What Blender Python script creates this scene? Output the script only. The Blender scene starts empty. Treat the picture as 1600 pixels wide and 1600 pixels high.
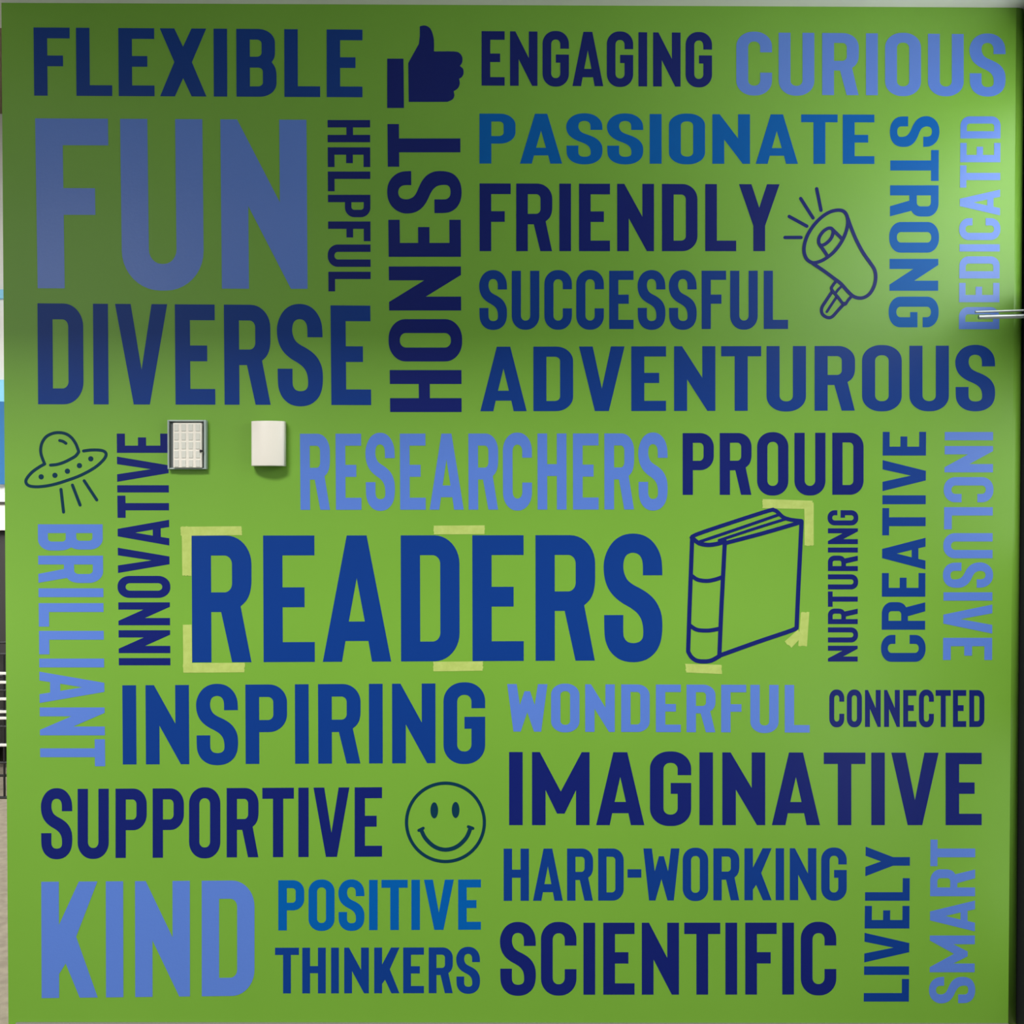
import bpy, bmesh, math, random
from mathutils import Vector, Matrix, Euler
from mathutils.geometry import tessellate_polygon

random.seed(7)
S = bpy.context.scene
COL = S.collection
PI = math.pi

# ------------------------------------------------------------------ camera
CAM_D = 2.60            # metres from lens to the green wall
CAM_Z = 1.300
PITCH = math.radians(0.85)
ROLL = math.radians(0.06)
FOCAL, SENSOR = 37.7, 36.0
cam_data = bpy.data.cameras.new('camera')
cam_data.sensor_width = SENSOR
cam_data.sensor_fit = 'HORIZONTAL'
cam_data.lens = FOCAL
cam_data.clip_start = 0.05
cam = bpy.data.objects.new('camera', cam_data)
COL.objects.link(cam)
CAM_P = Vector((0.0, -CAM_D, CAM_Z))
CAM_R = Matrix.Rotation(-PITCH, 3, 'X') @ Matrix.Rotation(PI / 2, 3, 'X') @ Matrix.Rotation(ROLL, 3, 'Z')
cam.location = CAM_P
cam.rotation_euler = CAM_R.to_euler()
S.camera = cam

# ------------------------------------------------------------------ world, lights, exposure
world = bpy.data.worlds.new('world')
S.world = world
world.use_nodes = True
bg = world.node_tree.nodes['Background']
bg.inputs['Color'].default_value = (0.93, 0.97, 1.0, 1)
bg.inputs['Strength'].default_value = 0.01

S.view_settings.view_transform = 'Standard'
S.view_settings.look = 'None'
S.view_settings.gamma = 1.0
S.view_settings.use_curve_mapping = False
S.view_settings.exposure = 0.475


def area(name, loc, target, sx, sy, watts, color=(1, 1, 1)):
    d = bpy.data.lights.new(name, 'AREA')
    d.shape = 'RECTANGLE'
    d.size, d.size_y, d.energy, d.color = sx, sy, watts, color
    o = bpy.data.objects.new(name, d)
    COL.objects.link(o)
    o.location = loc
    o.rotation_euler = (Vector(target) - Vector(loc)).to_track_quat('-Z', 'Y').to_euler()
    return o


LIGHTS = {}


def panel(name, x, y, z, face, w, h, watts, color):
    """a big soft light: face is the point it looks at"""
    LIGHTS[name] = area(name, (x, y, z), face, w, h, watts, color)


# added lights for assumed, unseen high windows of the tall room in front of the wall, cut off by the low ceiling
for nm, zz, watts in (('lo', 3.4, 4), ('mid', 4.8, 14), ('hi', 6.2, 480), ('top', 7.6, 340)):
    panel('high_window_' + nm, -2.3, -5.6, zz, (-2.3, 0, zz), 3.0, 1.3, watts, (1.0, 0.99, 0.96))
# fill lights added on the open left side, lifting the wall's free end
panel('side_opening', -3.0, -0.5, 1.4, (0, -0.5, 1.4), 0.8, 0.9, 5.5, (0.97, 0.99, 1.0))
panel('low_side_window', -3.4, -2.4, 0.45, (-0.6, 0, 0.2), 2.4, 0.7, 5.5, (0.99, 1.0, 0.97))  # unseen fill added to brighten the lower left of the wall
panel('side_window', -3.5, -4.8, 2.5, (-1.2, 0, 1.9), 2.2, 1.6, 16, (0.97, 0.99, 1.0))  # added fill, mirrored in the paint as pale haze at the left edge
# assumed daylight: light panels added just past the door glass, bright above, dimmer below
for nm, zz, hh, w0, w1, w2 in (('sky', 2.045, 0.50, 1.9, 3.8, 7.5), ('street', 1.36, 0.42, 0.5, 0.7, 0.01), ('ground', 0.42, 0.50, 0.3, 0.01, 4.5)):
    panel(nm + '_edge', 1.33, -0.22, zz, (0, -0.22, zz), 0.3, hh, w0, (0.95, 0.98, 1.0))
    if w1 > 0.1:
        panel(nm + '_near', 1.33, -0.67, zz, (0, -0.67, zz), 0.6, hh, w1, (0.95, 0.98, 1.0))
    if w2 > 0.1:
        panel(nm + '_mid', 1.33, -1.45, zz, (0, -1.45, zz), 0.96, hh, w2, (0.95, 0.98, 1.0))
panel('passage_daylight', 2.3, -0.9, 3.4, (2.4, -0.9, 0), 1.2, 3.4, 9, (0.96, 0.98, 1.0))  # added light over the unseen passage past the door glass
# unseen light added for assumed daylight of the far room behind the wall end
panel('far_room_light', -2.6, 1.3, 2.6, (-2.7, 2.2, 0.6), 1.2, 0.8, 23, (1, 0.99, 0.96))


# ------------------------------------------------------------------ helpers
def px(x, y, plane_y=0.0):
    """world point on the plane Y = plane_y seen at photograph position x, y"""
    k = SENSOR / FOCAL
    d = CAM_R @ Vector(((x - 800) / 1600 * k, -(y - 800) / 1600 * k, -1))
    t = (plane_y - CAM_P.y) / d.y
    return CAM_P + d * t


def tag(o, label=None, cat=None, group=None, kind=None):
    if label:
        o['label'] = label
    if cat:
        o['category'] = cat
    if group:
        o['group'] = group
    if kind:
        o['kind'] = kind
    return o


def link(name, me, mat, parent=None, loc=(0, 0, 0)):
    if mat is not None:
        me.materials.append(mat)
    o = bpy.data.objects.new(name, me)
    COL.objects.link(o)
    o.location = loc
    o.parent = parent
    return o


def empty(name, loc):
    o = bpy.data.objects.new(name, None)
    o.empty_display_size = 0.05
    COL.objects.link(o)
    o.location = loc
    return o


def bm_mesh(name, bm):
    me = bpy.data.meshes.new(name)
    bmesh.ops.recalc_face_normals(bm, faces=bm.faces)
    bm.to_mesh(me)
    bm.free()
    return me


def add_box(bm, lo, hi, bev=0.0, seg=2):
    lo, hi = Vector(lo), Vector(hi)
    c, s = (lo + hi) / 2, hi - lo
    r = bmesh.ops.create_cube(bm, size=1.0)
    vs = r['verts']
    for v in vs:
        v.co = Vector((v.co.x * s.x, v.co.y * s.y, v.co.z * s.z)) + c
    if bev > 0:
        es = list({e for v in vs for e in v.link_edges})
        bmesh.ops.bevel(bm, geom=es, offset=bev, segments=seg, affect='EDGES', profile=0.5)


def box(name, lo, hi, mat, parent=None, bev=0.0, origin=None):
    bm = bmesh.new()
    o = Vector(origin) if origin is not None else Vector((0, 0, 0))
    add_box(bm, Vector(lo) - o, Vector(hi) - o, bev)
    return link(name, bm_mesh(name, bm), mat, parent, o if parent is None else (0, 0, 0))


def struct(o):
    o['kind'] = 'structure'
    return o


# ------------------------------------------------------------------ materials
def new_mat(name, color, rough=0.5, spec=0.5, metal=0.0):
    m = bpy.data.materials.new(name)
    m.use_nodes = True
    b = m.node_tree.nodes['Principled BSDF']
    b.inputs['Base Color'].default_value = (*color, 1)
    b.inputs['Roughness'].default_value = rough
    b.inputs['Specular IOR Level'].default_value = spec
    b.inputs['Metallic'].default_value = metal
    return m, m.node_tree, b


def bump(nt, b, scale, strength, dist=0.001, detail=3.0):
    tc = nt.nodes.new('ShaderNodeTexCoord')
    n = nt.nodes.new('ShaderNodeTexNoise')
    n.inputs['Scale'].default_value = scale
    n.inputs['Detail'].default_value = detail
    bp = nt.nodes.new('ShaderNodeBump')
    bp.inputs['Strength'].default_value = strength
    bp.inputs['Distance'].default_value = dist
    nt.links.new(tc.outputs['Object'], n.inputs['Vector'])
    nt.links.new(n.outputs['Fac'], bp.inputs['Height'])
    nt.links.new(bp.outputs['Normal'], b.inputs['Normal'])
    return n


def mottle(nt, b, c1, c2, scale=3.0):
    tc = nt.nodes.new('ShaderNodeTexCoord')
    n = nt.nodes.new('ShaderNodeTexNoise')
    n.inputs['Scale'].default_value = scale
    n.inputs['Detail'].default_value = 4
    r = nt.nodes.new('ShaderNodeValToRGB')
    r.color_ramp.elements[0].position = 0.35
    r.color_ramp.elements[1].position = 0.65
    r.color_ramp.elements[0].color = (*c1, 1)
    r.color_ramp.elements[1].color = (*c2, 1)
    nt.links.new(tc.outputs['Object'], n.inputs['Vector'])
    nt.links.new(n.outputs['Fac'], r.inputs['Fac'])
    nt.links.new(r.outputs['Color'], b.inputs['Base Color'])


M = {}
m, nt, b = new_mat('green_paint', (0.1692, 0.3744, 0.03456), 0.38, 0.48)
mottle(nt, b, (0.1656, 0.36864, 0.03312), (0.17424, 0.38016, 0.036), 2.5)
bump(nt, b, 260, 0.12, 0.0006)
M['green'] = m


def vinyl(name, c, rough=0.36, fine=420, amt=0.16, spec=0.30):
    m, nt, b = new_mat(name, c, rough, spec)
    bump(nt, b, fine, amt, 0.0005)
    return m


M['navy'] = vinyl('navy_vinyl', (0.0052, 0.0125, 0.138), spec=0.2)
M['royal'] = vinyl('royal_blue_vinyl', (0.0025, 0.0375, 0.228), spec=0.24)
M['blue'] = vinyl('mid_blue_vinyl', (0.0002, 0.098, 0.375), spec=0.15)
M['peri'] = vinyl('light_blue_vinyl', (0.098, 0.200, 0.612), 0.27, 160, 0.45, 0.5)
M['teal'] = vinyl('dark_teal_vinyl', (0.0028, 0.034, 0.066), spec=0.16)
M['tape'], nt, b = new_mat('masking_tape', (0.43, 0.53, 0.125), 0.6, 0.3)
mottle(nt, b, (0.41, 0.51, 0.115), (0.465, 0.565, 0.145), 60)
bump(nt, b, 300, 0.3, 0.0004)
M['white_plastic'] = new_mat('white_plastic', (0.86, 0.80, 0.71), 0.35, 0.5)[0]
M['grey_frame'] = new_mat('pale_grey_plastic', (0.36, 0.43, 0.40), 0.3, 0.5)[0]
M['panel_grey'] = new_mat('grey_plastic', (0.13, 0.15, 0.15), 0.4, 0.5)[0]
M['key'] = new_mat('key_plastic', (0.66, 0.65, 0.58), 0.4, 0.5)[0]
M['black'] = new_mat('black_plastic', (0.012, 0.012, 0.013), 0.4, 0.5)[0]
M['dark_metal'] = new_mat('dark_anodised_metal', (0.035, 0.037, 0.04), 0.28, 0.6, 0.35)[0]
M['steel'] = new_mat('brushed_steel', (0.42, 0.43, 0.42), 0.45, 0.5, 1.0)[0]
M['ceiling'], nt, b = new_mat('ceiling_paint', (0.74, 0.72, 0.67), 0.8, 0.3)
mottle(nt, b, (0.72, 0.70, 0.65), (0.76, 0.74, 0.69), 6)
M['plaster'], nt, b = new_mat('white_wall_paint', (0.78, 0.78, 0.74), 0.7, 0.3)
mottle(nt, b, (0.76, 0.76, 0.72), (0.80, 0.80, 0.76), 4)
M['skirting'] = new_mat('grey_skirting', (0.22, 0.21, 0.19), 0.5, 0.4)[0]
M['carpet'], nt, b = new_mat('beige_carpet', (0.42, 0.36, 0.28), 0.95, 0.1)
mottle(nt, b, (0.36, 0.31, 0.245), (0.47, 0.405, 0.32), 30)
bump(nt, b, 500, 0.5, 0.003)
M['dark_carpet'], nt, b = new_mat('grey_carpet', (0.16, 0.17, 0.16), 0.95, 0.1)  # unseen room floor darkened to cut its reflection in the words
mottle(nt, b, (0.10, 0.108, 0.10), (0.13, 0.138, 0.13), 30)
M['board_blue'] = new_mat('blue_board', (0.03, 0.16, 0.38), 0.5, 0.4)[0]
M['board_pale'] = new_mat('pale_blue_board', (0.25, 0.62, 0.85), 0.5, 0.4)[0]
M['worktop'] = new_mat('white_laminate', (0.82, 0.80, 0.76), 0.4, 0.4)[0]
M['pavement'], nt, b = new_mat('grey_paving', (0.30, 0.30, 0.28), 0.9, 0.2)
mottle(nt, b, (0.26, 0.26, 0.245), (0.34, 0.34, 0.315), 12)
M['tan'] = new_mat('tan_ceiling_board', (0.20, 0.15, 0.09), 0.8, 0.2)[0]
M['charcoal'] = new_mat('charcoal_laminate', (0.045, 0.042, 0.040), 0.5, 0.4)[0]

g = bpy.data.materials.new('clear_glass')
g.use_nodes = True
nt = g.node_tree
for n in list(nt.nodes):
    nt.nodes.remove(n)
out = nt.nodes.new('ShaderNodeOutputMaterial')
mix = nt.nodes.new('ShaderNodeMixShader')
lw = nt.nodes.new('ShaderNodeLayerWeight')
pw = nt.nodes.new('ShaderNodeMath')
pw.operation = 'POWER'
pw.inputs[1].default_value = 5.0
fr = nt.nodes.new('ShaderNodeMath')
fr.operation = 'MULTIPLY_ADD'
fr.inputs[1].default_value = 0.6
fr.inputs[2].default_value = 0.04
nt.links.new(lw.outputs['Facing'], pw.inputs[0])
nt.links.new(pw.outputs['Value'], fr.inputs[0])
tr = nt.nodes.new('ShaderNodeBsdfTransparent')
tr.inputs['Color'].default_value = (0.95, 0.97, 0.96, 1)
gl = nt.nodes.new('ShaderNodeBsdfGlossy')
gl.inputs['Roughness'].default_value = 0.02
nt.links.new(fr.outputs['Value'], mix.inputs['Fac'])
nt.links.new(tr.outputs['BSDF'], mix.inputs[1])
nt.links.new(gl.outputs['BSDF'], mix.inputs[2])
nt.links.new(mix.outputs['Shader'], out.inputs['Surface'])
M['glass'] = g

# ------------------------------------------------------------------ the setting
X_R = px(1601, 800).x                       # plane of the wall with the glazed door
X_L = px(7.8, 800).x                        # free end of the green wall
Z_T0, Z_T1 = px(0, 3.2).z, px(1600, 11.8).z  # ceiling line
SOFFIT = 1.15

bm = bmesh.new()
wl_t, wl_b = px(2.2, 3.2), px(13.2, 1600)
slope = (wl_b.x - wl_t.x) / (wl_b.z - wl_t.z)
xl_top = wl_t.x + slope * (Z_T0 - wl_t.z)
xl_bot = wl_t.x + slope * (0.0 - wl_t.z)
xr = X_R + 0.10
zr = Z_T0 + (Z_T1 - Z_T0) * (xr - px(0, 3).x) / (px(1600, 12).x - px(0, 3).x)
EDGE = 0.030                                # rounded free edge of the wall next to the door
prof = [(None, 0.14), (None, 0.0)]
prof += [(X_R - EDGE + EDGE * math.sin(t * PI / 20), EDGE - EDGE * math.cos(t * PI / 20)) for t in range(11)]
prof += [(X_R, 0.14)]
lo = [bm.verts.new((xl_bot if x is None else x, y, 0.0)) for x, y in prof]
hi = [bm.verts.new((xl_top if x is None else x, y, Z_T0 if x is None else zr)) for x, y in prof]
n = len(prof)
for i in range(n):
    j = (i + 1) % n
    fc = bm.faces.new((lo[i], lo[j], hi[j], hi[i]))
    fc.smooth = 2 <= i < n - 2
bm.faces.new(lo[::-1])
bm.faces.new(hi)
struct(link('wall_back', bm_mesh('wall_back', bm), M['green']))

# low ceiling over the wall, with the drop down from the tall room
bm = bmesh.new()
pts = [Vector((-1.7, -SOFFIT, Z_T0)), Vector((xr, -SOFFIT, zr)), Vector((xr, 0.14, zr)), Vector((-1.7, 0.14, Z_T0))]
vf = [bm.verts.new(p) for p in pts]
vb = [bm.verts.new((p.x, p.y, 2.75)) for p in pts]
bm.faces.new(vf)
bm.faces.new(vb[::-1])
for i in range(4):
    j = (i + 1) % 4
    bm.faces.new((vf[i], vb[i], vb[j], vf[j]))
struct(link('ceiling', bm_mesh('ceiling', bm), M['ceiling']))

struct(box('floor', (-5, -6, -0.1), (X_R + 0.12, -0.02, 0.0), M['dark_carpet']))
struct(box('floor_far', (-5, -0.02, -0.1), (X_R + 0.12, 4.2, 0.0), M['carpet']))
zb = px(1100, 1597.6).z
struct(box('baseboard_back', (xl_bot + 0.02, -0.008, 0.0), (X_R - EDGE, 0.0, zb), M['skirting'], bev=0.0015))
struct(box('wall_far', (-5, 3.0, 0), (0.5, 3.14, 3.4), M['plaster']))
z_far = px(2, 178, 3.0).z
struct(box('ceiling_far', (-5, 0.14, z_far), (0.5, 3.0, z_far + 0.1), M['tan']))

# glazed door in its frame, at a right angle to the green wall
door = struct(empty('door_1', (X_R, 0, 0)))


def zpx(y, x=1592):
    return px(x, y).z


RAILS = [(zpx(1600) - 0.2, zpx(1545)), (zpx(1138), zpx(1088)), (zpx(548), zpx(455)), (zpx(76), Z_T1)]
DOOR_W = 2.3
POST = 0.022
bm = bmesh.new()
add_box(bm, (0.0005, -POST, 0), (0.06, 0.10, zr - 0.002), 0.003)
link('stile', bm_mesh('stile', bm), M['dark_metal'], door)
bm = bmesh.new()
add_box(bm, (0, -DOOR_W - 0.06, 0), (0.06, -DOOR_W, zr - 0.002), 0.003)
link('stile', bm_mesh('stile', bm), M['dark_metal'], door)
for a, c in RAILS:
    bm = bmesh.new()
    add_box(bm, (0.002, -DOOR_W, max(a, 0.0)), (0.058, -POST, min(c, zr - 0.003)), 0.003)
    link('rail', bm_mesh('rail', bm), M['dark_metal'], door)
for (a0, a1), (b0, b1) in zip(RAILS[:-1], RAILS[1:]):
    bm = bmesh.new()
    add_box(bm, (0.026, -DOOR_W, a1), (0.034, -POST, b0))
    link('glass_pane', bm_mesh('glass_pane', bm), M['glass'], door)
# wall beyond the door
struct(box('wall_right', (X_R, -6, 0), (X_R + 0.12, -DOOR_W - 0.06, 2.75), M['plaster']))


# pavement and pale wall of the passage outside the glass
struct(box('floor_outside', (X_R + 0.12, -6, -0.12), (3.4, 5.0, -0.02), M['pavement']))
struct(box('wall_outside', (3.0, -6, -0.02), (3.14, 5.0, 3.0), M['plaster']))


# lever handle reaching out from the door over the wall
def tube(bm, pts, r, n=10):
    rings = []
    for i, p in enumerate(pts):
        p = Vector(p)
        a = Vector(pts[max(i - 1, 0)])
        c = Vector(pts[min(i + 1, len(pts) - 1)])
        d = (c - a).normalized()
        u = d.cross(Vector((0, 0, 1)))
        if u.length < 1e-3:
            u = d.cross(Vector((0, 1, 0)))
        u.normalize()
        w = d.cross(u)
        rings.append([bm.verts.new(p + r * (math.cos(2 * PI * k / n) * u + math.sin(2 * PI * k / n) * w)) for k in range(n)])
    for A, B in zip(rings, rings[1:]):
        for k in range(n):
            bm.faces.new((A[k], A[(k + 1) % n], B[(k + 1) % n], B[k]))
    bm.faces.new(rings[0][::-1])
    bm.faces.new(rings[-1])


hy = -0.055
h_tip = px(1529, 495.5, hy)
h_in = px(1598, 493.5, hy)
hx = door.location
bm = bmesh.new()
ln = h_in.x - h_tip.x
P0, P1 = h_tip - hx, Vector((0.02, hy, h_in.z))
P1.z = h_tip.z + (h_in.z - h_tip.z) * 1.2
tube(bm, [P0, P0.lerp(P1, 0.02), P0.lerp(P1, 0.5), P0.lerp(P1, 0.98), P1], 0.0052)
hd = link('door_handle', bm_mesh('door_handle', bm), M['steel'], door)
bm = bmesh.new()
Q0 = px(1524, 487.5, hy) - hx
Q1 = Vector((0.03, hy, P1.z + 0.014))
tube(bm, [Q0, Q0.lerp(Q1, 0.5), Q1], 0.0028)
link('guide_rod', bm_mesh('guide_rod', bm), M['steel'], hd)
bm = bmesh.new()
add_box(bm, (-0.012, hy - 0.022, P1.z - 0.02), (0.002, hy + 0.022, P1.z + 0.034), 0.004)
link('mounting_plate', bm_mesh('mounting_plate', bm), M['steel'], hd)

# ------------------------------------------------------------------ the letters
TX, TY = 0.153, 0.157


def arc(cx, cy, rx, ry, a0, a1, n=10):
    return [(cx + rx * math.cos(math.radians(a0 + (a1 - a0) * i / n)), cy + ry * math.sin(math.radians(a0 + (a1 - a0) * i / n))) for i in range(n + 1)]


def smooth(pts, n=4):
    """open Catmull-Rom through pts"""
    o = []
    for i in range(len(pts) - 1):
        p0, p1, p2 = pts[max(i - 1, 0)], pts[i], pts[i + 1]
        p3 = pts[min(i + 2, len(pts) - 1)]
        for k in range(n):
            t = k / n
            o.append(tuple(0.5 * (2 * p1[c] + (p2[c] - p0[c]) * t + (2 * p0[c] - 5 * p1[c] + 4 * p2[c] - p3[c]) * t * t
                                  + (3 * p1[c] - p0[c] - 3 * p2[c] + p3[c]) * t ** 3) for c in range(2)))
    o.append(tuple(pts[-1]))
    return o


OV = 0.012
RX, RY, IX, IY = 0.215, 0.235, 0.072, 0.085


def rrect(x0, y0, x1, y1, tl, tr_, br, bl):
    p = []
    for (cx, cy, r, a) in ((x0, y0, bl, 180), (x1, y0, br, 270), (x1, y1, tr_, 0), (x0, y1, tl, 90)):
        if r:
            sx = cx + r[0] if cx == x0 else cx - r[0]
            sy = cy + r[1] if cy == y0 else cy - r[1]
            p += arc(sx, sy, r[0], r[1], a, a + 90)
        else:
            p.append((cx, cy))
    return p


def glyph(c):
    """(width, outline, holes) with cap height 1"""
    T = TX
    if c == 'I':
        return T, [(0, 0), (T, 0), (T, 1), (0, 1)], []
    if c == 'E':
        w = .408
        return w, [(0, 0), (w, 0), (w, TY), (T, TY), (T, .433), (.328, .433), (.328, .59), (T, .59), (T, 1 - TY), (w, 1 - TY), (w, 1), (0, 1)], []
    if c == 'F':
        w = .41
        return w, [(0, 0), (T, 0), (T, .433), (.332, .433), (.332, .59), (T, .59), (T, 1 - TY), (w, 1 - TY), (w, 1), (0, 1)], []
    if c == 'L':
        w = .408
        return w, [(0, 0), (w, 0), (w, TY), (T, TY), (T, 1), (0, 1)], []
    if c == 'H':
        w = .462
        return w, [(0, 0), (T, 0), (T, .442), (w - T, .442), (w - T, 0), (w, 0), (w, 1), (w - T, 1), (w - T, .597), (T, .597), (T, 1), (0, 1)], []
    if c == 'T':
        w = .47
        a, d = (w - T) / 2, (w + T) / 2
        return w, [(a, 0), (d, 0), (d, 1 - TY), (w, 1 - TY), (w, 1), (0, 1), (0, 1 - TY), (a, 1 - TY)], []
    if c == 'N':
        w = .485
        return w, [(0, 0), (T, 0), (T, .489), (.391, 0), (w, 0), (w, 1), (w - T, 1), (w - T, .511), (.094, 1), (0, 1)], []
    if c == 'K':
        return .497, [(0, 0), (.155, 0), (.155, .206), (.214, .296), (.338, 0), (.497, 0), (.307, .525), (.497, 1), (.333, 1), (.155, .627), (.155, 1), (0, 1)], []
    if c == 'V':
        return .535, [(.185, 0), (.35, 0), (.535, 1), (.375, 1), (.2675, .346), (.16, 1), (0, 1)], []
    if c == 'A':
        return .545, [(0, 0), (.153, 0), (.181, .164), (.364, .164), (.392, 0), (.545, 0), (.352, 1), (.194, 1)], [[(.208, .318), (.272, .662), (.336, .318)]]
    if c == 'X':
        return .528, [(0, 0), (.168, 0), (.264, .27), (.36, 0), (.528, 0), (.364, .505), (.528, 1), (.362, 1), (.264, .73), (.166, 1), (0, 1), (.164, .505)], []
    if c == 'Y':
        return .535, [(.19, 0), (.345, 0), (.345, .38), (.535, 1), (.37, 1), (.2675, .648), (.165, 1), (0, 1), (.19, .38)], []
    if c == 'M':
        return .65, [(0, 0), (T, 0), (T, .48), (.282, .158), (.368, .158), (.497, .48), (.497, 0), (.65, 0), (.65, 1), (.562, 1), (.325, .46), (.088, 1), (0, 1)], []
    if c == 'W':
        return .66, [(.103, 0), (.22, 0), (.33, .41), (.44, 0), (.557, 0), (.66, 1), (.505, 1), (.452, .56), (.375, .85), (.285, .85), (.208, .56), (.155, 1), (0, 1)], []
    if c == '-':
        return .253, [(0, .44), (.253, .44), (.253, .60), (0, .60)], []
    if c == 'O':
        w = .466
        r, i = (RX, RY), (IX, IY)
        return w, rrect(0, -OV, w, 1 + OV, r, r, r, r), [rrect(T, TY - OV, w - T, 1 - TY + OV, i, i, i, i)]
    if c == 'U':
        w = .463
        p = [(0, 1)] + arc(RX, RY - OV, RX, RY, 180, 270) + arc(w - RX, RY - OV, RX, RY, 270, 360) + [(w, 1), (w - T, 1)]
        p += arc(w - T - IX, TY - OV + IY, IX, IY, 360, 270, 6) + arc(T + IX, TY - OV + IY, IX, IY, 270, 180, 6) + [(T, 1)]
        return w, p, []
    if c == 'C':
        w = .463
        p = [(w, .683)] + arc(w - RX, 1 + OV - RY, RX, RY, 0, 90) + arc(RX, 1 + OV - RY, RX, RY, 90, 180)
        p += arc(RX, RY - OV, RX, RY, 180, 270) + arc(w - RX, RY - OV, RX, RY, 270, 360) + [(w, .355), (w - T, .355)]
        p += arc(w - T - IX, TY - OV + IY, IX, IY, 360, 270, 6) + arc(T + IX, TY - OV + IY, IX, IY, 270, 180, 6)
        p += arc(T + IX, 1 - TY + OV - IY, IX, IY, 180, 90, 6) + arc(w - T - IX, 1 - TY + OV - IY, IX, IY, 90, 0, 6) + [(w - T, .683)]
        return w, p, []
    if c == 'G':
        w = .466
        p = [(w, .687)] + arc(w - RX, 1 + OV - RY, RX, RY, 0, 90) + arc(RX, 1 + OV - RY, RX, RY, 90, 180)
        p += arc(RX, RY - OV, RX, RY, 180, 270) + arc(w - RX, RY - OV, RX, RY, 270, 360) + [(w, .579), (.235, .579), (.235, .43), (w - T, .43)]
        p += arc(w - T - IX, TY - OV + IY, IX, IY, 360, 270, 6) + arc(T + IX, TY - OV + IY, IX, IY, 270, 180, 6)
        p += arc(T + IX, 1 - TY + OV - IY, IX, IY, 180, 90, 6) + arc(w - T - IX, 1 - TY + OV - IY, IX, IY, 90, 0, 6) + [(w - T, .687)]
        return w, p, []
    if c == 'D':
        w = .467
        r, i = (.20, .225), (.062, .07)
        return w, rrect(0, 0, w, 1, None, r, r, None), [rrect(T, TY, w - T, 1 - TY, None, i, i, None)]
    if c == 'P':
        w = .465
        r, i = (.20, .225), (.06, .07)
        p = [(0, 0), (T, 0), (T, .40)] + arc(w - r[0], .40 + r[1], r[0], r[1], 270, 360) + arc(w - r[0], 1 - r[1], r[0], r[1], 0, 90) + [(0, 1)]
        return w, p, [rrect(T, .552, w - T, 1 - TY, None, i, i, None)]
    if c == 'R':
        w = .475
        r, i = (.20, .225), (.06, .07)
        p = [(0, 0), (T, 0), (T, .397), (.232, .397), (.318, 0), (.472, 0), (.388, .437)]
        p += smooth([(.388, .442), (.43, .482), (.458, .535), (.472, .60), (.475, .66)], 3) + arc(w - r[0], 1 - r[1], r[0], r[1], 0, 90) + [(0, 1)]
        return w, p, [rrect(T, .552, .32, 1 - TY, None, i, i, None)]
    if c == 'B':
        w = .457
        p = [(0, 0)] + arc(w - .19, .20, .19, .20, 270, 360) + smooth([(w, .30), (w - .003, .37), (w - .018, .44), (w - .055, .512)], 3)
        p += smooth([(w - .05, .522), (w - .026, .575), (w - .017, .64)], 3) + arc(w - .017 - .19, .80, .19, .20, 0, 90) + [(0, 1)]
        return w, p, [rrect(T, .59, .288, 1 - TY, None, (.055, .06), (.055, .06), None), rrect(T, TY - .005, .302, .43, None, (.055, .06), (.055, .06), None)]
    if c == 'S':
        w = .467
        fx = lambda q: ((q[0] - 1152) / 353 * w, 1 - (q[1] - 98) / 748)
        a = [(1505, 338), (1504, 290), (1498, 235), (1478, 180), (1440, 130), (1390, 99), (1330, 89), (1268, 99), (1215, 132), (1177, 185), (1156, 245), (1152, 300),
             (1159, 360), (1180, 417), (1215, 464), (1262, 502), (1310, 530), (1350, 560), (1376, 597), (1388, 640), (1390, 690), (1384, 717), (1365, 736), (1330, 743),
             (1296, 735), (1277, 712), (1270, 680), (1270, 575)]
        d = [(1155, 575), (1157, 690), (1170, 750), (1200, 802), (1255, 843), (1330, 857), (1405, 843), (1460, 802), (1490, 750), (1503, 690), (1505, 620),
             (1497, 560), (1470, 500), (1430, 455), (1380, 421), (1330, 394), (1295, 365), (1276, 325), (1270, 285), (1276, 242), (1293, 215), (1325, 203), (1360, 212),
             (1381, 240), (1388, 280), (1388, 338)]
        # clockwise lists, turned round to run anticlockwise
        return w, [fx(q) for q in (smooth(a, 3) + smooth(d, 3))][::-1], []
    raise KeyError(c)


BEAR = {'I': (.053, .053), 'N': (.053, .053), 'H': (.053, .053), 'M': (.053, .053), 'E': (.053, .042), 'F': (.053, .02), 'L': (.053, .022), 'K': (.053, .022),
        'D': (.053, .05), 'P': (.053, .036), 'R': (.053, .041), 'B': (.053, .037), 'U': (.049, .049), 'O': (.042, .042), 'C': (.036, .038), 'G': (.037, .04),
        'S': (.027, .032), 'T': (.016, .014), 'V': (.02, .026), 'A': (.022, .026), 'W': (.018, .018), 'X': (.022, .032), 'Y': (.014, .014), '-': (.02, .02)}
GL = {}
VINYL = 0.0004


def solid(outline, holes, to_world, org, front=-VINYL, back=0.0):
    """a flat shape cut from vinyl: front face and edges, corners given in the shape's own plane"""
    loops = [outline] + holes
    flat = [p for lp in loops for p in lp]
    tris = tessellate_polygon([[Vector((p[0], p[1], 0)) for p in lp] for lp in loops])
    bm = bmesh.new()
    fv, bv = [], []
    for p in flat:
        q = to_world(*p) - org
        fv.append(bm.verts.new((q.x, front, q.z)))
        bv.append(bm.verts.new((q.x, back, q.z)))
    for t in tris:
        try:
            bm.faces.new([fv[i] for i in t])
        except ValueError:
            pass
    s = 0
    for lp in loops:
        n = len(lp)
        for i in range(n):
            a, c = s + i, s + (i + 1) % n
            try:
                bm.faces.new((fv[a], fv[c], bv[c], bv[a]))
            except ValueError:
                pass
        s += n
    bmesh.ops.recalc_face_normals(bm, faces=bm.faces)
    return bm




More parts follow.
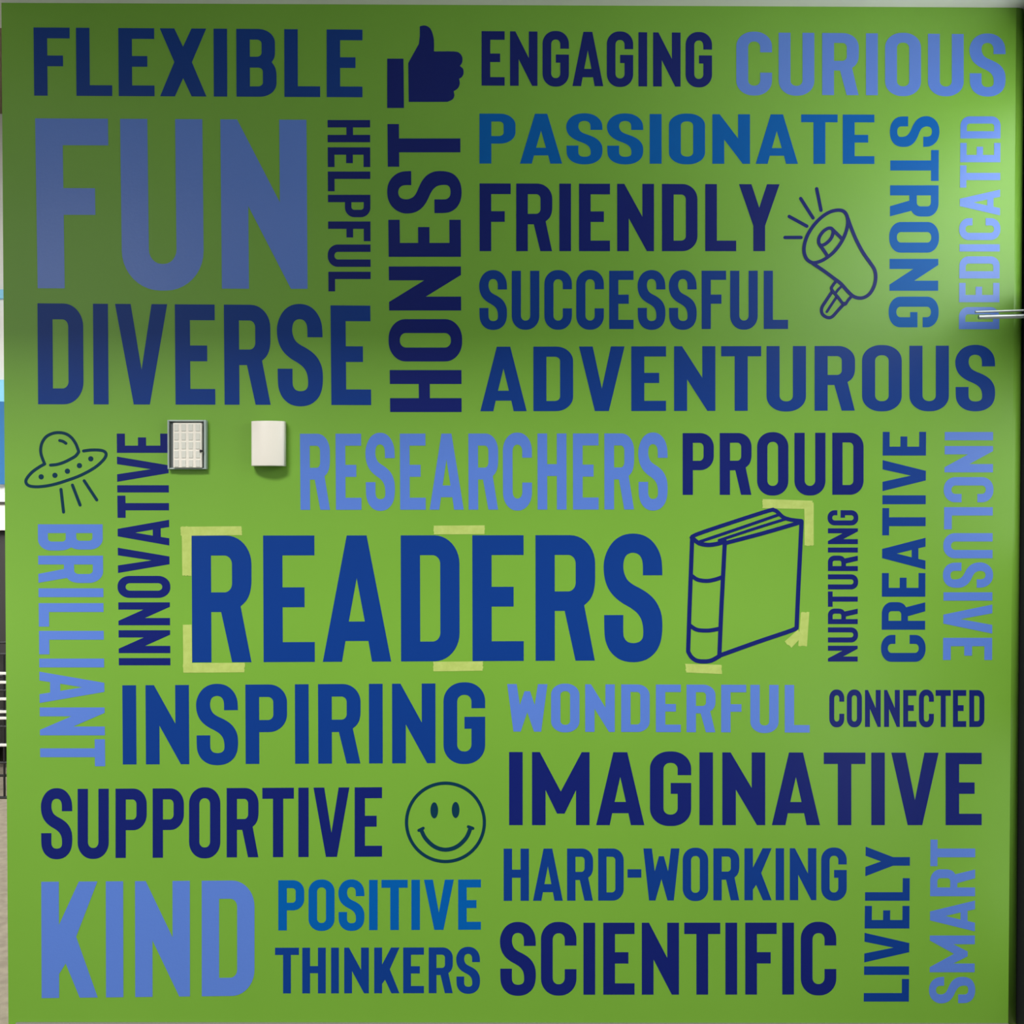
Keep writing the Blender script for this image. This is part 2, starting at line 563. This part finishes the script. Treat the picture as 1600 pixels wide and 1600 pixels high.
def word(text, quad, mat, label):
    """quad: baseline start, baseline end, cap line start, cap line end (photograph positions)"""
    bs, be, cs, ce = [Vector(q) for q in quad]
    adv, x = [], 0.0
    for i, c in enumerate(text):
        if c not in GL:
            GL[c] = glyph(c)
        l, r = BEAR[c]
        if i:
            x += l
        adv.append(x)
        x += GL[c][0] + (r if i < len(text) - 1 else 0)
    total = x
    root = empty('word_decal', px(*((bs + be) / 2)))
    tag(root, label, 'wall word', 'blue vinyl words on the green wall')

    def mapper(off):
        def f(gx, gy):
            u = (off + gx) / total
            return px(*(bs.lerp(be, u).lerp(cs.lerp(ce, u), gy)))
        return f
    for c, off in zip(text, adv):
        f = mapper(off)
        w, out, holes = GL[c]
        org = f(w / 2, 0)
        bm = solid(out, holes, f, org)
        me = bpy.data.meshes.new('letter')
        bm.to_mesh(me)
        bm.free()
        link('letter', me, mat, root, org - root.location)
    return root


def hz(xl, xr_, ytl, ytr, ybl, ybr, xlt=None, xrt=None):
    return ((xl, ybl), (xr_, ybr), (xl if xlt is None else xlt, ytl), (xr_ if xrt is None else xrt, ytr))


def up(xlt, xrt, yt, xlb, xrb, yb):       # reads upwards, tops of the letters to the left
    return ((xrb, yb), (xrt, yt), (xlb, yb), (xlt, yt))


def down(xlt, xrt, yt, xlb, xrb, yb):     # reads downwards, tops of the letters to the right
    return ((xlt, yt), (xlb, yb), (xrt, yt), (xrb, yb))


WORDS = [
    ('FLEXIBLE', hz(53.5, 566.4, 43, 46.5, 149.5, 152, 52.5), 'royal', 'royal blue vinyl word FLEXIBLE at the top of the green wall, above FUN'),
    ('ENGAGING', hz(752.5, 1112.5, 48.7, 51.3, 133.8, 135.7), 'navy', 'navy vinyl word ENGAGING beside the thumbs-up symbol'),
    ('CURIOUS', hz(1150.5, 1571, 50.6, 53.8, 148, 149.6), 'peri', 'pale blue vinyl word CURIOUS in the top corner, above STRONG'),
    ('FUN', hz(59, 480.6, 185, 187.3, 450.4, 451.3, 55, 478.8), 'peri', 'huge pale blue vinyl word FUN between FLEXIBLE and DIVERSE'),
    ('HELPFUL', down(511.9, 578.3, 187.6, 513.3, 579.2, 455.3), 'navy', 'small navy vinyl word HELPFUL reading downwards beside FUN'),
    ('HONEST', up(605.4, 719.2, 193.9, 609.6, 721.3, 643.8), 'navy', 'navy vinyl word HONEST reading upwards under the thumbs-up symbol'),
    ('DIVERSE', hz(59.6, 580, 474, 477.6, 631.6, 633, 58.6, 578.6), 'royal', 'large royal blue vinyl word DIVERSE below FUN'),
    ('PASSIONATE', hz(749.2, 1366.2, 177.6, 179.2, 255.6, 256.2), 'blue', 'bright mid blue vinyl word PASSIONATE above FRIENDLY'),
    ('FRIENDLY', hz(749.4, 1218, 286.6, 288, 392.5, 392.5), 'navy', 'navy vinyl word FRIENDLY between PASSIONATE and SUCCESSFUL'),
    ('SUCCESSFUL', hz(748.8, 1231.3, 423.2, 423, 514.2, 514), 'royal', 'royal blue vinyl word SUCCESSFUL below FRIENDLY'),
    ('ADVENTUROUS', hz(750.5, 1554.7, 541.8, 540, 642.6, 641.2), 'royal', 'wide royal blue vinyl word ADVENTUROUS below SUCCESSFUL'),
    ('STRONG', down(1391.7, 1467, 181.6, 1389.3, 1465.5, 511.4), 'blue', 'mid blue vinyl word STRONG reading downwards beside the megaphone'),
    ('DEDICATED', up(1500.8, 1563.4, 181.9, 1498.2, 1561.2, 514.3), 'peri', 'pale blue vinyl word DEDICATED reading upwards beside the door handle'),
    ('INNOVATIVE', up(182.5, 263, 677.5, 185.8, 266.3, 1039.5), 'navy', 'navy vinyl word INNOVATIVE reading upwards below the gridded box'),
    ('BRILLIANT', down(59.3, 160.3, 819.2, 63.1, 164.4, 1197.2), 'peri', 'pale blue vinyl word BRILLIANT reading downwards below the flying saucer'),
    ('RESEARCHERS', hz(469.6, 1043, 677.8, 677.2, 796.6, 796, 468.8), 'peri', 'pale blue vinyl word RESEARCHERS above READERS'),
    ('PROUD', hz(1066.6, 1349.3, 676.8, 676, 773.2, 773), 'navy', 'navy vinyl word PROUD above the book drawing'),
    ('READERS', hz(300.5, 1034.8, 836.9, 836, 1035, 1031.6, 299.5), 'royal', 'biggest royal blue vinyl word READERS with masking tape at its corners'),
    ('NURTURING', up(1293.6, 1340.5, 797.2, 1293.6, 1340, 1033.6), 'navy', 'small navy vinyl word NURTURING reading upwards beside the book drawing'),
    ('CREATIVE', up(1379.4, 1446.9, 674.8, 1377.3, 1445.2, 1034), 'royal', 'royal blue vinyl word CREATIVE reading upwards between NURTURING and INCLUSIVE'),
    ('INCLUSIVE', down(1476.3, 1551.6, 675, 1473.4, 1550, 1031.2), 'peri', 'pale blue vinyl word INCLUSIVE reading downwards beside CREATIVE'),
    ('CONNECTED', hz(1295.7, 1538, 1078, 1078.2, 1135.7, 1135.8), 'navy', 'small narrow navy vinyl word CONNECTED above the end of IMAGINATIVE'),
    ('INSPIRING', hz(192, 758, 1070.8, 1067.4, 1194.4, 1192, 191.2), 'royal', 'royal blue vinyl word INSPIRING below READERS'),
    ('WONDERFUL', hz(792.5, 1265, 1068.8, 1070.3, 1143, 1144.6), 'peri', 'pale blue vinyl word WONDERFUL between READERS and IMAGINATIVE'),
    ('IMAGINATIVE', hz(795.5, 1533.8, 1175, 1176.2, 1289.2, 1289.2), 'navy', 'wide navy vinyl word IMAGINATIVE above HARD-WORKING'),
    ('SUPPORTIVE', hz(64, 596.9, 1232.9, 1230, 1341, 1338.4), 'navy', 'navy vinyl word SUPPORTIVE beside the smiley face'),
    ('KIND', hz(65.2, 397.6, 1377.8, 1375.6, 1559.4, 1555.6, 64.6), 'peri', 'large pale blue vinyl word KIND in the bottom corner below SUPPORTIVE'),
    ('POSITIVE', hz(434.9, 751.4, 1375.4, 1374.2, 1453.7, 1452.5), 'blue', 'mid blue vinyl word POSITIVE above THINKERS'),
    ('THINKERS', hz(429.8, 749.9, 1480.8, 1480.2, 1552.1, 1551.6), 'royal', 'small royal blue vinyl word THINKERS below POSITIVE'),
    ('HARD-WORKING', hz(787, 1322.9, 1326, 1325.2, 1407.4, 1406.2), 'royal', 'royal blue vinyl word HARD-WORKING above SCIENTIFIC'),
    ('SCIENTIFIC', hz(781.2, 1306.6, 1441.8, 1441.6, 1554.2, 1553.8), 'navy', 'navy vinyl word SCIENTIFIC at the bottom below HARD-WORKING'),
    ('LIVELY', up(1352.6, 1421.8, 1322.8, 1349.5, 1420, 1564.8), 'royal', 'royal blue vinyl word LIVELY reading upwards between SCIENTIFIC and SMART'),
    ('SMART', up(1453.9, 1523.8, 1311.9, 1452.3, 1522.5, 1567.6), 'peri', 'pale blue vinyl word SMART reading upwards in the bottom corner'),
]
for t, q, mk, lb in WORDS:
    word(t, q, M[mk], lb)


# ------------------------------------------------------------------ the drawn symbols
def crop(ox, oy, k):
    return lambda x, y: (ox + x / k, oy + y / k)


_lift = [0]


def ribbon(bm, pts, width, org, sub=4, curved=True, closed=False, taper=True):
    """a line of vinyl of the given width (photograph units) along pts, with rounded ends, laid on the wall"""
    _lift[0] = (_lift[0] + 1) % 31
    front = -VINYL - 0.00002 * _lift[0]
    if closed:
        pts = [pts[-1]] + pts + [pts[0], pts[1]]
    P = smooth(pts, sub) if curved else list(pts)
    if closed:
        P = P[sub:-sub]
        P = P[:-1]
    P = [Vector(p) for p in P]
    n = len(P)
    h = width / 2
    L, R = [], []
    for i, p in enumerate(P):
        a = P[(i - 1) % n] if closed or i else P[i]
        c = P[(i + 1) % n] if closed or i < n - 1 else P[i]
        d1 = (p - a).normalized() if (p - a).length > 1e-6 else (c - p).normalized()
        d2 = (c - p).normalized() if (c - p).length > 1e-6 else d1
        n1, n2 = Vector((-d1.y, d1.x)), Vector((-d2.y, d2.x))
        mv = (n1 + n2)
        mv = mv.normalized() if mv.length > 1e-6 else n1
        s = h / max(mv.dot(n1), 0.55)
        L.append(p + mv * s)
        R.append(p - mv * s)
    if not closed:
        # rounded caps
        def cap(p, d):
            b0 = math.atan2(d.y, d.x)
            return [p + Vector((math.cos(b0 + t), math.sin(b0 + t))) * h for t in (-PI / 2 + PI * k / 6 for k in range(1, 6))]
        d0 = (P[0] - P[1]).normalized()
        d1 = (P[-1] - P[-2]).normalized()
        loop_end = cap(P[-1], d1)
        loop_start = cap(P[0], d0)
    def V(p, y):
        q = px(p.x, p.y) - org
        return bm.verts.new((q.x, y, q.z))
    lf, rf = [V(p, front) for p in L], [V(p, front) for p in R]
    lb, rb = [V(p, 0) for p in L], [V(p, 0) for p in R]
    m = n if closed else n - 1
    for i in range(m):
        j = (i + 1) % n
        for q in ((lf[i], lf[j], rf[j], rf[i]), (lf[i], lb[i], lb[j], lf[j]), (rf[i], rf[j], rb[j], rb[i])):
            bm.faces.new(q)
    if not closed:
        ef = [V(p, front) for p in loop_end]
        eb = [V(p, 0) for p in loop_end]
        sf = [V(p, front) for p in loop_start]
        sb = [V(p, 0) for p in loop_start]
        ch = [rf[-1]] + ef + [lf[-1]]
        cb = [rb[-1]] + eb + [lb[-1]]
        bm.faces.new(ch)
        for i in range(len(ch) - 1):
            bm.faces.new((ch[i], ch[i + 1], cb[i + 1], cb[i]))
        ch = [lf[0]] + sf + [rf[0]]
        cb = [lb[0]] + sb + [rb[0]]
        bm.faces.new(ch)
        for i in range(len(ch) - 1):
            bm.faces.new((ch[i], ch[i + 1], cb[i + 1], cb[i]))


def blob(pts, org):
    return solid([tuple(p) for p in pts], [], lambda x, y: px(x, y), org)


def put(name, bm, mat, root):
    return link(name, bm_mesh(name, bm), mat, root)


SYM = 'line drawings between the words'
# thumbs up
c = crop(400, 0, 4)
root = empty('thumbs_up_decal', px(664, 168))
tag(root, 'solid navy thumbs-up symbol above the word HONEST', 'wall symbol', SYM)
cuff = [c(*p) for p in ((820, 367), (922, 367), (925, 675), (820, 675))]
put('cuff', blob(cuff, root.location), M['navy'], root)
hand = [(955, 637), (952, 395), (990, 325), (1018, 275), (1024, 225), (1024, 170)]
hand += smooth([(1026, 164), (1060, 160), (1092, 182), (1110, 235), (1113, 285), (1112, 320)], 3)
hand += smooth([(1120, 322), (1235, 322), (1272, 332), (1290, 360), (1288, 392), (1274, 412)], 3)
hand += smooth([(1276, 414), (1295, 432), (1297, 462), (1284, 484), (1269, 492)], 3)
hand += smooth([(1270, 495), (1274, 522), (1262, 552), (1236, 570)], 3)
hand += smooth([(1236, 573), (1240, 598), (1228, 622), (1196, 637)], 3)
put('hand', blob([c(*p) for p in hand], root.location), M['navy'], root)

# flying saucer
c = crop(20, 660, 9.41)
root = empty('flying_saucer_decal', px(102, 800))
tag(root, 'dark teal line drawing of a flying saucer above the word BRILLIANT', 'wall symbol', SYM)
bm = bmesh.new()
W = 4.7
ribbon(bm, [c(*p) for p in ((468, 608), (440, 540), (417, 470), (410, 395), (430, 300), (490, 212), (585, 162), (690, 150), (790, 172), (868, 230), (925, 312), (955, 385), (970, 432))], W, root.location)
ribbon(bm, [c(*p) for p in ((970, 432), (925, 492), (855, 535), (755, 585), (650, 618), (555, 628))], W, root.location)
put('dome', bm, M['teal'], root)
bm = bmesh.new()
ribbon(bm, [c(*p) for p in ((470, 610), (390, 655), (285, 730), (212, 815), (192, 872), (220, 920), (290, 943), (420, 943), (600, 913), (800, 852), (1000, 777), (1200, 668), (1325, 560),
                            (1372, 480), (1350, 430), (1280, 408), (1150, 406), (1040, 420))], W, root.location)
put('saucer', bm, M['teal'], root)
bm = bmesh.new()
ribbon(bm, [c(*p) for p in ((690, 266), (740, 280), (782, 308))], 4.6, root.location)
put('glint', bm, M['teal'], root)
for p in ((418, 800), (620, 778), (803, 717), (980, 635), (1147, 535)):
    x, y = c(*p)
    put('porthole', blob([(x + 4.1 * math.cos(t * PI / 12), y + 4.1 * math.sin(t * PI / 12)) for t in range(24)], root.location), M['teal'], root)
for a, d in (((709, 985), (747, 1318)), ((877, 922), (990, 1215)), ((1050, 858), (1235, 1140))):
    bm = bmesh.new()
    ribbon(bm, [c(*a), c((a[0] + d[0]) / 2, (a[1] + d[1]) / 2), c(*d)], 4.8, root.location, curved=False)
    put('light_beam', bm, M['teal'], root)

# smiley
c = crop(320, 1210, 3.478)
root = empty('smiley_face_decal', px(696, 1348))
tag(root, 'round smiling face outline beside the word SUPPORTIVE', 'wall symbol', SYM)
bm = bmesh.new()
ribbon(bm, [(696 + 60.8 * math.cos(t * PI / 24), 1284.8 + 61.2 * math.sin(t * PI / 24)) for t in range(48)], 5.0, root.location, closed=True, sub=2)
put('face_outline', bm, M['teal'], root)
for p in ((1247, 195), (1363, 193)):
    x, y = c(*p)
    put('eye', blob([(x + 6.0 * math.cos(t * PI / 14), y + 12.6 * math.sin(t * PI / 14)) for t in range(28)], root.location), M['teal'], root)
bm = bmesh.new()
ribbon(bm, [c(*p) for p in ((1176, 302), (1200, 348), (1248, 392), (1308, 409), (1370, 392), (1420, 345), (1443, 294))], 6.2, root.location)
ribbon(bm, [c(*p) for p in ((1163, 304), (1175, 298), (1187, 292))], 4.6, root.location)
ribbon(bm, [c(*p) for p in ((1432, 284), (1444, 288), (1457, 293))], 4.6, root.location)
put('mouth', bm, M['teal'], root)

# book
c = crop(1050, 770, 5.333)
root = empty('book_decal', px(1165, 1037))
tag(root, 'navy line drawing of a thick standing book, taped at its corners', 'wall symbol', SYM)
W = 6.6
bm = bmesh.new()
ribbon(bm, [c(*p) for p in ((168, 378), (158, 640), (146, 960), (134, 1322))], W, root.location)
ribbon(bm, [c(*p) for p in ((134, 1322), (160, 1366), (205, 1398), (270, 1405), (330, 1396), (392, 1362))], W, root.location)
ribbon(bm, [c(*p) for p in ((440, 408), (424, 720), (408, 1030), (394, 1362))], W, root.location)
ribbon(bm, [c(*p) for p in ((166, 692), (215, 724), (290, 734), (360, 722), (424, 700))], 6.2, root.location)
ribbon(bm, [c(*p) for p in ((150, 1105), (205, 1140), (285, 1148), (345, 1142), (402, 1130))], 6.2, root.location)
put('spine', bm, M['navy'], root)
bm = bmesh.new()
ribbon(bm, [c(*p) for p in ((396, 1356), (720, 1240), (1000, 1145), (1038, 1118))], W, root.location)
ribbon(bm, [c(*p) for p in ((1038, 1118), (1052, 800), (1066, 520), (1079, 240))], W, root.location)
ribbon(bm, [c(*p) for p in ((440, 420), (760, 336), (1075, 244))], 6.2, root.location)
put('front_cover', bm, M['navy'], root)
bm = bmesh.new()
ribbon(bm, [c(*p) for p in ((170, 382), (196, 350), (500, 246), (800, 150), (850, 144), (882, 162), (925, 202), (990, 224), (1078, 234))], 6.0, root.location)
ribbon(bm, [c(*p) for p in ((172, 378), (225, 420), (300, 434), (380, 424), (440, 404))], W, root.location)
ribbon(bm, [c(*p) for p in ((235, 406), (560, 296), (890, 182))], 4.6, root.location)
ribbon(bm, [c(*p) for p in ((392, 396), (680, 301), (965, 212))], 4.4, root.location)
put('page_block', bm, M['navy'], root)

# megaphone
c = crop(1200, 270, 6.4)
root = empty('megaphone_decal', px(1297, 500))
tag(root, 'navy line drawing of a megaphone with sound lines beside the word FRIENDLY', 'wall symbol', SYM)
W = 5.4
bm = bmesh.new()
ribbon(bm, [c(*p) for p in ((720, 374), (776, 404), (799, 480), (782, 585), (735, 690), (665, 785), (590, 848), (520, 886), (450, 900), (392, 868), (362, 800), (366, 710), (402, 612),
                            (462, 520), (542, 440), (630, 388))], W, root.location, closed=True)
ribbon(bm, [c(*p) for p in ((798, 455), (828, 540), (882, 670), (950, 798), (1025, 905), (1066, 972), (1077, 1052), (1058, 1140), (1010, 1216), (940, 1252), (862, 1240), (800, 1188),
                            (730, 1110), (660, 1056), (560, 982), (450, 908))], W, root.location)
put('horn', bm, M['navy'], root)
bm = bmesh.new()
ribbon(bm, [c(*p) for p in ((640, 560), (652, 600), (628, 660), (580, 708), (532, 726), (508, 700), (512, 648), (550, 590), (600, 556))], 5.2, root.location, closed=True)
ribbon(bm, [c(*p) for p in ((650, 572), (695, 615), (738, 660))], 5.2, root.location)
ribbon(bm, [c(*p) for p in ((515, 715), (550, 765), (588, 822))], 5.2, root.location)
put('mouthpiece', bm, M['navy'], root)
bm = bmesh.new()
ribbon(bm, [c(*p) for p in ((680, 1085), (650, 1125), (636, 1165), (700, 1245), (762, 1318), (800, 1275), (835, 1235))], 4.6, root.location)
ribbon(bm, [c(*p) for p in ((730, 1140), (705, 1165), (678, 1200))], 4.0, root.location)
ribbon(bm, [c(*p) for p in ((640, 1190), (580, 1280), (538, 1350), (542, 1410), (590, 1446), (640, 1440), (700, 1376), (765, 1306))], 5.2, root.location)
ribbon(bm, [c(*p) for p in ((692, 1232), (640, 1310), (588, 1390))], 4.2, root.location)
put('grip', bm, M['navy'], root)
for a, d in (((487, 160), (530, 375)), ((327, 258), (450, 452)), ((212, 437), (388, 534)), ((170, 647), (330, 647))):
    bm = bmesh.new()
    ribbon(bm, [c(*a), c((a[0] + d[0]) / 2, (a[1] + d[1]) / 2), c(*d)], W, root.location, curved=False)
    put('sound_line', bm, M['navy'], root)

# ------------------------------------------------------------------ masking tape
TAPES = [
    ([(282.5, 823), (377, 822.2), (378.2, 836.2), (283, 837.2)], 'pale yellow tape strip along the top of the R of READERS', 1),
    ([(284, 822.6), (299.4, 823.4), (299.2, 900), (285, 899.2)], 'pale yellow upright tape strip beside the upper R of READERS', 2),
    ([(285.8, 976.2), (299.6, 976), (300.2, 1035.4), (301, 1050.8), (286.6, 1050.6)], 'pale yellow upright tape strip beside the foot of READERS', 2),
    ([(286.4, 1036), (382.4, 1035.6), (381.8, 1050.4), (286.8, 1051.2)], 'pale yellow tape strip under the R of READERS', 1),
    ([(677.4, 821.4), (757.6, 820.8), (756.8, 834.6), (677.8, 835)], 'pale yellow tape strip above the D of READERS', 1),
    ([(676.8, 1034), (754.8, 1033.4), (754.4, 1048), (677.6, 1049)], 'pale yellow tape strip under the D of READERS', 1),
]
c = crop(1050, 770, 5.333)
for p, l, k in (
    (((755, 52), (1172, 66), (1172, 136), (752, 128)), 'pale yellow tape strip lying along the top corner of the book drawing', 1),
    (((1102, 74), (1180, 80), (1180, 436), (1104, 440)), 'pale yellow upright tape strip beside the top corner of the book drawing', 2),
    (((1074, 998), (1144, 994), (1124, 1280), (1052, 1276)), 'pale yellow upright tape strip at the lower corner of the book drawing', 1),
    (((938, 1240), (994, 1292), (1090, 1190), (1050, 1140)), 'short slanting pale yellow tape scrap under the lower book corner', 2),
    (((107, 1425), (412, 1434), (418, 1510), (118, 1497)), 'pale yellow tape strip under the spine of the book drawing', 1),
):
    TAPES.append(([c(*q) for q in p], l, k))


def ragged(p, q):
    """torn edge between two corners"""
    p, q = Vector(p), Vector(q)
    d = (q - p)
    nrm = Vector((-d.y, d.x)).normalized()
    return [tuple(p + d * t + nrm * random.uniform(-0.9, 0.9)) for t in (0.15, 0.3, 0.45, 0.6, 0.75, 0.88)]


for pts, lb, k in TAPES:
    pts = [tuple(p) for p in pts]
    if len(pts) == 4:
        long_first = (Vector(pts[1]) - Vector(pts[0])).length > (Vector(pts[2]) - Vector(pts[1])).length
        o = []
        for i in range(4):
            o.append(pts[i])
            if (i % 2 == 1) == long_first:
                o += ragged(pts[i], pts[(i + 1) % 4])
        pts = o
    cx = sum(p[0] for p in pts) / len(pts)
    cy = sum(p[1] for p in pts) / len(pts)
    org = px(cx, cy)
    bm = solid(pts, [], lambda x, y: px(x, y), org, front=-0.0003 - 0.0002 * k)
    me = bpy.data.meshes.new('masking_tape')
    bm.to_mesh(me)
    bm.free()
    t = link('masking_tape', me, M['tape'], None, org)
    tag(t, lb, 'tape', 'masking tape strips round READERS and the book')

# ------------------------------------------------------------------ the two wall boxes
c = crop(240, 630, 6.667)
FY = -0.015
a, d = px(*c(163, 178)), px(*c(566, 690))
root = empty('keypad_box', (a.lerp(d, 0.5).x, 0, d.z))
tag(root, 'small wall box with a white gridded front in a pale grey frame', 'wall box')
o = root.location
bm = bmesh.new()
# open frame: four sides standing off the wall
fw = 0.0038
A, D = a - o, d - o
A, D = Vector((A.x, 0, A.z)), Vector((D.x, 0, D.z))
add_box(bm, (A.x, FY, D.z), (A.x + fw, 0, A.z), 0.0012)
add_box(bm, (D.x - fw * 1.5, FY, D.z), (D.x, 0, A.z), 0.0012)
add_box(bm, (A.x + fw, FY * 0.95, A.z - fw), (D.x - fw * 1.5, 0, A.z), 0.0012)
add_box(bm, (A.x + fw, FY * 0.95, D.z), (D.x - fw * 1.5, 0, D.z + fw * 0.8), 0.0012)
put('frame', bm, M['grey_frame'], root)
bm = bmesh.new()
add_box(bm, (A.x + fw, -0.006, D.z + fw * 0.8), (D.x - fw * 1.5, 0, A.z - fw))
put('backing', bm, M['panel_grey'], root)
p0, p1 = px(*c(202, 206), -0.02) - o, px(*c(500, 672), -0.02) - o
bm = bmesh.new()
add_box(bm, (p0.x, -0.020, p1.z), (p1.x, -0.006, p0.z), 0.001)
face = put('face_panel', bm, M['white_plastic'], root)
nx, nz = 4, 5
for r in range(nz):
    for q in range(nx):
        w, h = (p1.x - p0.x) / nx, (p0.z - p1.z) / nz
        x0, z0 = p0.x + q * w, p1.z + r * h
        bm = bmesh.new()
        add_box(bm, (x0 + w * .20, -0.0214, z0 + h * .08), (x0 + w * .80, -0.0200, z0 + h * .90), 0.0007)
        link('key', bm_mesh('key', bm), M['key'], face)
bm = bmesh.new()
lz = (px(*c(495, 497), -0.02) - o)
add_box(bm, (lz.x - 0.003, -0.024, lz.z - 0.003), (lz.x + 0.004, -0.02, lz.z + 0.003), 0.001)
link('latch', bm_mesh('latch', bm), M['black'], root)['label'] = 'tiny black latch'

a, d = px(*c(1038, 194)), px(*c(1388, 658))
root = empty('sensor_box', ((a.x + d.x) / 2, 0, d.z))
tag(root, 'plain white wall box with a curved front, beside the word RESEARCHERS', 'wall box')
o = root.location
hw, hh = (d.x - a.x) / 2 * 0.985, (a.z - d.z)
bm = bmesh.new()
n = 20
cols = []
for i in range(n + 1):
    t = -1 + 2 * i / n
    x = hw * t
    y = -0.026 - 0.014 * (1 - t * t)
    if abs(t) == 1:
        y = -0.024
    cols.append((x, y))
outl = [(-hw, -0.004)] + cols + [(hw, -0.004)]
vt = [bm.verts.new((x, y, hh)) for x, y in outl]
vb = [bm.verts.new((x, y, 0)) for x, y in outl]
for i in range(len(outl)):
    j = (i + 1) % len(outl)
    bm.faces.new((vt[i], vt[j], vb[j], vb[i]))
bm.faces.new(vt)
bm.faces.new(vb[::-1])
bmesh.ops.recalc_face_normals(bm, faces=bm.faces)
es = [e for e in bm.edges if abs(e.verts[0].co.z - e.verts[1].co.z) < 1e-6 and e.verts[0].co.y < -0.02 and e.verts[1].co.y < -0.02]
es += [e for e in bm.edges if abs(e.verts[0].co.z - e.verts[1].co.z) > 1e-3 and abs(abs(e.verts[0].co.x) - hw) < 1e-6 and e.verts[0].co.y < -0.02]
bmesh.ops.bevel(bm, geom=es, offset=0.0022, segments=3, affect='EDGES', profile=0.5)
for fc in bm.faces:
    fc.smooth = True
put('cover', bm, M['white_plastic'], root)
bm = bmesh.new()
add_box(bm, (-hw * .96, -0.006, hh * .02), (hw * .96, 0, hh * .98), 0.001)
put('back_plate', bm, M['panel_grey'], root)

# ------------------------------------------------------------------ the strip of far room past the wall end
FAR = 2.4


def far_box(name, x0, x1, y0, y1, depth, mat, parent=None, yy=FAR, bev=0.004):
    """box whose front spans photograph heights y0..y1 at plane yy and world x0..x1"""
    z1 = px(4, y0, yy).z
    z0 = max(px(4, y1, yy).z, 0.0)
    bm = bmesh.new()
    org = parent.location if parent is not None else Vector((0, 0, 0))
    add_box(bm, Vector((x0, yy, z0)) - org, Vector((x1, yy + depth, z1)) - org, bev)
    return link(name, bm_mesh(name, bm), mat, parent)


cab = empty('storage_cabinet', (-2.6, FAR + 0.05, 0))
tag(cab, 'dark cabinet with a white top beyond the free end of the green wall', 'cabinet')
far_box('body', -3.3, -2.0, 830, 1168, 0.5, M['charcoal'], cab, FAR + 0.06)
far_box('worktop', -3.32, -1.98, 770, 829, 0.56, M['worktop'], cab, FAR + 0.02)
far_box('top_edge', -3.32, -1.98, 784, 787, 0.02, M['charcoal'], cab, FAR + 0.008, 0.001)

crate = empty('wire_basket', (-2.55, FAR - 0.35, 0))
tag(crate, 'black wire basket with pale edges standing on the carpet past the green wall', 'basket')
bm = bmesh.new()
y0, y1 = FAR - 0.42, FAR - 0.06
xa, xb = -3.0, -1.95
zt = px(4, 1022, y0).z
O = crate.location
for zz in (0.006, zt * .25, zt * .5, zt * .75, zt):
    tube(bm, [Vector(p) - O for p in ((xa, y0, zz), ((xa + xb) / 2, y0, zz), (xb, y0, zz))], 0.006, 6)
    tube(bm, [Vector(p) - O for p in ((xa, y1, zz), ((xa + xb) / 2, y1, zz), (xb, y1, zz))], 0.006, 6)
    tube(bm, [Vector(p) - O for p in ((xa, y0, zz), (xa, (y0 + y1) / 2, zz), (xa, y1, zz))], 0.006, 6)
    tube(bm, [Vector(p) - O for p in ((xb, y0, zz), (xb, (y0 + y1) / 2, zz), (xb, y1, zz))], 0.006, 6)
k = 0
x = xa
while x <= xb + 1e-6:
    for yy in (y0, y1):
        tube(bm, [Vector(p) - O for p in ((x, yy, 0.006), (x, yy, zt / 2), (x, yy, zt))], 0.005, 6)
    x += (xb - xa) / 14
put('wire_frame', bm, M['black'], crate)
for i, zc in enumerate((1052, 1066, 1092, 1112, 1122, 1164)):
    z = max(px(4, zc, y0 - 0.008).z, 0.012)
    bm = bmesh.new()
    add_box(bm, Vector((xa, y0 - 0.012, z - 0.006)) - O, Vector((xb, y0 - 0.006, z + 0.006)) - O, 0.002)
    put('pale_slat', bm, M['worktop'], crate)

z0, z1 = px(3, 757, 2.99).z, px(3, 600, 2.99).z
bd = empty('notice_board', (-2.75, 2.985, z0))
tag(bd, 'blue notice board with a paler top band on the far white wall', 'board')
bm = bmesh.new()
add_box(bm, (-0.6, -0.02, 0), (0.65, 0.009, (z1 - z0) * 0.82), 0.003)
put('panel', bm, M['board_blue'], bd)
bm = bmesh.new()
add_box(bm, (-0.6, -0.021, (z1 - z0) * 0.82), (0.65, 0.01, z1 - z0 + 0.02), 0.003)
put('header_band', bm, M['board_pale'], bd)
z0, z1 = px(3, 467, 2.99).z, px(3, 453, 2.99).z
sg = box('wall_strip', (-3.3, 2.975, z0), (-2.05, 3.0, z1), M['board_pale'], origin=(-2.7, 2.99, z0))
tag(sg, 'thin pale blue strip high on the far white wall', 'strip')
